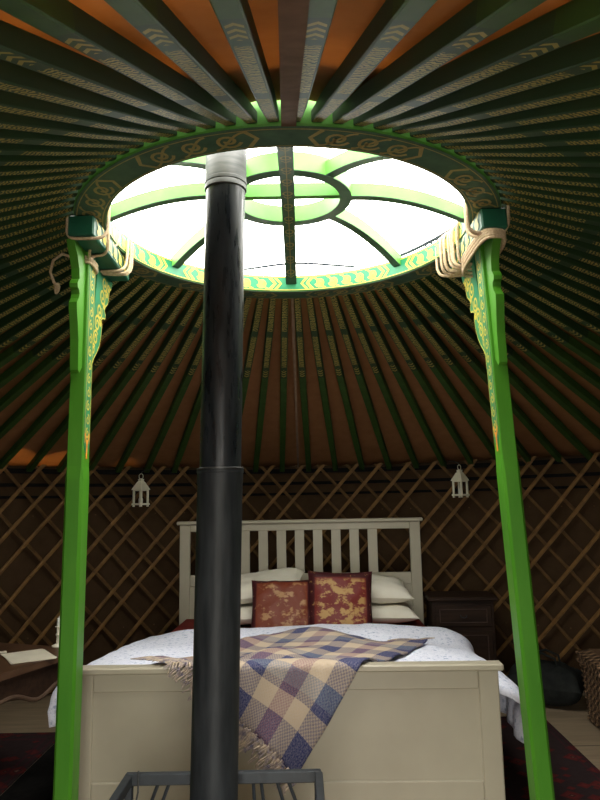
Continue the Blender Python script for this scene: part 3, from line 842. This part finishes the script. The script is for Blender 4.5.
mkpillow('cushion', C1, .198, .195, .055, (-.095, 1.485, .668), (R(58), 0, R(1)), 'rust red square cushion, the left one of the pair on the bed', 'cushion', 'brocade cushions', 5)
mkpillow('cushion', C2, .205, .215, .058, (.268, 1.475, .688), (R(66), R(4), R(-3)), 'crimson square cushion with gold flowers, the right one of the pair', 'cushion', 'brocade cushions', 6)

# ------------------------------------------------------------------ lanterns
def make_lantern(loc, rz, label, hang):
    root = thing('hanging_lantern', label, 'lantern', loc, rz, 'white lanterns on the lattice')
    w = .042; h = .10
    m = MB(); m.box(-w-.006, w+.006, -w-.006, w+.006, 0, .014, b=.002)
    for sx in (-1, 1):
        for sy in (-1, 1): m.box(sx*w-.010, sx*w+.010 if False else sx*w, sy*w, sy*w-sy*.0, 0, .01) if False else m.box(sx*w-.006*sx-.006, sx*w-.006*sx+.006, sy*w-.006*sy-.006, sy*w-.006*sy+.006, -.012, h+.014)
    m.box(-w, w, -w, w, h+.006, h+.016, b=.002)
    m.build('frame', LANTERN, root)
    m = MB(); m.loft([[(s*sx, s*sy, z) for sx, sy in ((-1, -1), (1, -1), (1, 1), (-1, 1))] for s, z in ((w+.007, h+.014), (w+.005, h+.022), (.020, h+.075), (.015, h+.078), (.015, h+.092), (.018, h+.094), (.004, h+.10))])
    m.build('roof', LANTERN, root)
    m = MB(); m.tube([(.020*cos(t*pi/8), 0, h+.115+.020*sin(t*pi/8)) for t in range(16)], .0025, 6, True); m.build('ring_handle', LANTERN, root)
    m = MB(); m.lathe([(.016, .014), (.016, .05), (.002, .052), (.002, .06)], 16); m.build('candle', WAX, root)
    m = MB(); m.tube([(0, .0, h+.136), (0, .01, h+.15), (0, hang*.5, h+.165), (0, hang, h+.17)], .003, 6); m.build('hook', IRON, root)
    return root
make_lantern((-1.215, 5.22, 1.325), R(-28), 'small white lantern hanging on the lattice left of the headboard', .10)
make_lantern((1.205, 5.25, 1.35), R(42), 'small white lantern hanging on the lattice right of the headboard', .10)

# ------------------------------------------------------------------ left table with papers
tx0, tx1, ty0, ty1, tz = -2.05, -1.16, 3.08, 3.75, .60
tb = thing('side_table', 'dark wooden side table with a wavy carved apron at the left edge', 'table', (-1.545, 3.46, .010), R(-20))
m = MB(); m.prism([(-.35, -.45), (.33, -.45), (.35, -.42), (.35, .26), (.33, .29), (-.35, .29)], 'z', tz-.03, tz)
m.build('tabletop', mottled('brown_polished_wood', (.05,.024,.012), (.09,.045,.022), 10, .45, .3, (3,.4,3)), tb)
def wav(y): return tz-.145-.022*cos(y*11)-.012*cos(y*23)
m = MB(); m.prism([(-.41, tz-.03)] + [(-.41+.67*q/24, wav(-.41+.67*q/24)) for q in range(25)] + [(.26, tz-.03)], 'x', .30, .32); ap = m.build('apron', DARKWOOD, tb)
m = MB(); m.tube([(.322, -.41+.67*q/24, wav(-.41+.67*q/24)+.006) for q in range(25)], .010, 8)
m.build('carved_moulding', mottled('lit_edge_brown_wood', (.06,.036,.022), (.10,.06,.038), 14, .5, .3), ap)  # lighter brown paints the light caught along the apron's lower edge
m = MB(); m.box(-.31, .30, -.41, -.39, tz-.16, tz-.03); m.build('apron', DARKWOOD, tb)
for sx in (-1, 1):
    for sy in (-1, 1):
        m = MB(); m.box(sx*.30-.02, sx*.30+.02, (.235 if sy > 0 else -.40)-.02, (.235 if sy > 0 else -.40)+.02, 0, tz-.03, b=.004); m.build('leg', DARKWOOD, tb)
m = MB()
for q in range(2): m.box(-.10, .10, -.13, .13, .001+q*.002, .0025+q*.002, Matrix.Rotation(R(3*q), 4, 'Z'))
o = m.build('information_sheet', PAPER); o.location = (-1.325, 3.43, tz+.01); o.rotation_euler = (0, 0, R(32)); tag(o, 'sheets of cream paper lying on the dark side table', 'paper')
m = MB()
for q in range(3): m.box(-.08+.01*q, .08, -.010, .010, .0+q*.003, .002+q*.003)
o = m.build('folded_leaflet', PAPER); o.location = (-1.545, 3.50, tz+.011); o.rotation_euler = (0, 0, R(20)); tag(o, 'narrow folded leaflet left of the paper sheets on the side table', 'leaflet')
cd = thing('candlestick', 'white candlestick with candle, half hidden behind the left post', 'candlestick', (-1.262, 3.66, tz+.01))
m = MB(); m.lathe([(.032, 0), (.034, .006), (.012, .016), (.010, .05), (.016, .06), (.010, .07), (.012, .095), (.020, .10)], 20); m.build('holder', LANTERN, cd, smooth=40)
m = MB(); m.lathe([(.0105, .098), (.0105, .140), (.002, .143), (.001, .15)], 16); m.build('candle', WAX, cd, smooth=40)

# ------------------------------------------------------------------ right cabinet, basket, bag
cb = thing('bedside_cabinet', 'dark carved wooden bedside cabinet right of the headboard', 'cabinet', (1.09, 4.98, 0), R(-3))
m = MB(); m.box(-.21, .21, -.15, .15, .03, .64, b=.004); m.build('body', DARKWOOD, cb)
m = MB(); m.box(-.235, .235, -.18, .165, .64, .665, b=.005); m.build('top', DARKWOOD, cb)
PANEL = mottled('worn_reddish_wood', (.05,.028,.022), (.09,.055,.042), 18, .5, .3, (.3,3,3))
for z0, z1, nm in ((.47, .61, 'drawer'), (.06, .44, 'door')):
    m = MB(); m.box(-.19, .19, -.162, -.149, z0, z1, b=.004); d = m.build(nm, DARKWOOD, cb)
    m = MB(); i = .03
    m.box(-.19+i, .19-i, -.168, -.160, z0+i-.006, z0+i, b=.002); m.box(-.19+i, .19-i, -.168, -.160, z1-i, z1-i+.006, b=.002)
    m.box(-.19+i, -.184+i, -.168, -.160, z0+i, z1-i, b=.002); m.box(.184-i, .19-i, -.168, -.160, z0+i, z1-i, b=.002)
    m.build('moulding', PANEL, d)
    m = MB(); zc = (z0+z1)/2; m.tube([(-.02, -.165, zc+.006), (-.018, -.18, zc-.004), (0, -.184, zc-.010), (.018, -.18, zc-.004), (.02, -.165, zc+.006)], .003, 6); m.build('handle', IRON, d)

bk = thing('wicker_basket', 'brown wicker chest with lid at the right edge on the floor', 'basket', (1.90, 4.10, 0), R(-6))
def wbox(m, x, y, z0, z1, t=0.0):
    m.loft([[( -x+t0, -y+t0, z), (x-t0, -y+t0, z), (x-t0, y-t0, z), (-x+t0, y-t0, z)] for z, t0 in ((z0, t), (z1, 0))])
m = MB(); wbox(m, .26, .19, .02, .33, .02); m.build('body', WICKER, bk)
m = MB(); wbox(m, .275, .205, .345, .395); m.loft([[(-x, -y, z), (x, -y, z), (x, y, z), (-x, y, z)] for x, y, z in ((.27, .2, .395), (.22, .15, .425))]); ld = m.build('lid', WICKER, bk)
m = MB()
for x, y, z in ((.245, .175, .03), (.262, .192, .325)):
    m.tube([(-x, -y, z), (x, -y, z), (x, y, z), (-x, y, z)], .013, 8, True)
for k in range(9):
    z = .055+.03*k; t = .02*(1-(z-.02)/.31)
    x, y = .262-t, .192-t; m.tube([(-x, -y, z), (x, -y, z), (x, y, z), (-x, y, z)], .007, 6, True)
m.build('rim_braid', WICKER, bk)
m = MB()
for z in (.35, .392): m.tube([(-.278, -.208, z), (.278, -.208, z), (.278, .208, z), (-.278, .208, z)], .010, 8, True)
m.build('lid_braid', WICKER, ld)
m = MB(); m.tube([(.12, -.20, .20), (.12, -.23, .22), (.0, -.24, .22), (-.12, -.23, .22), (-.12, -.20, .20)], .010, 8); m.build('handle', WICKER, bk)
for sx in (-1, 1):
    for sy in (-1, 1):
        m = MB(); m.box(sx*.21-.018, sx*.21+.018, sy*.14-.018, sy*.14+.018, 0, .03); m.build('foot', WICKER, bk)

bg = thing('holdall_bag', 'black cloth holdall bag on the floor behind the wicker chest', 'bag', (1.56, 4.68, 0), R(-30))
o = pillow_mesh(.24, .15, .13, n=20, seed=9, amp=.03); 
o.v = [(x, y, z*1.0+.13) for x, y, z in o.v]; o.build('bag_body', BAGCLOTH, bg, smooth=True)
m = MB()
for s in (-1, 1): m.tube([(-.10, s*.05, .22), (-.08, s*.06, .30), (0, s*.06, .33), (.08, s*.06, .30), (.10, s*.05, .22)], .008, 8)
m.build('bag_handles', BAGCLOTH, bg)

# ------------------------------------------------------------------ rugs
def rug(name, x0, x1, y0, y1, rz, label):
    cx, cy = (x0+x1)/2, (y0+y1)/2; m = MB(); m.box(-(x1-x0)/2, (x1-x0)/2, -(y1-y0)/2, (y1-y0)/2, 0.0, .010, b=.003)
    o = m.build(name, RUG); o.location = (cx, cy, .0); o.rotation_euler = (0, 0, rz); return tag(o, label, 'rug')
rug('rug', .86, 1.42, 2.80, 4.42, R(-1.5), 'dark red patterned rug on the floor right of the bed')
rug('rug', -2.25, -1.42, 2.9, 4.28, R(0), 'dark red patterned rug on the floor left of the bed')
m = MB(); m.box(-.21, .21, -.65, .65, 0, .008, b=.003); o = m.build('floor_shade_sheet', BAND); o.location = (-1.205, 3.48, 0); tag(o, 'black sheet standing in for shade on the floor between the red rug and the bed', 'mat')  # black sheet added to darken the floor where bed and post shade it
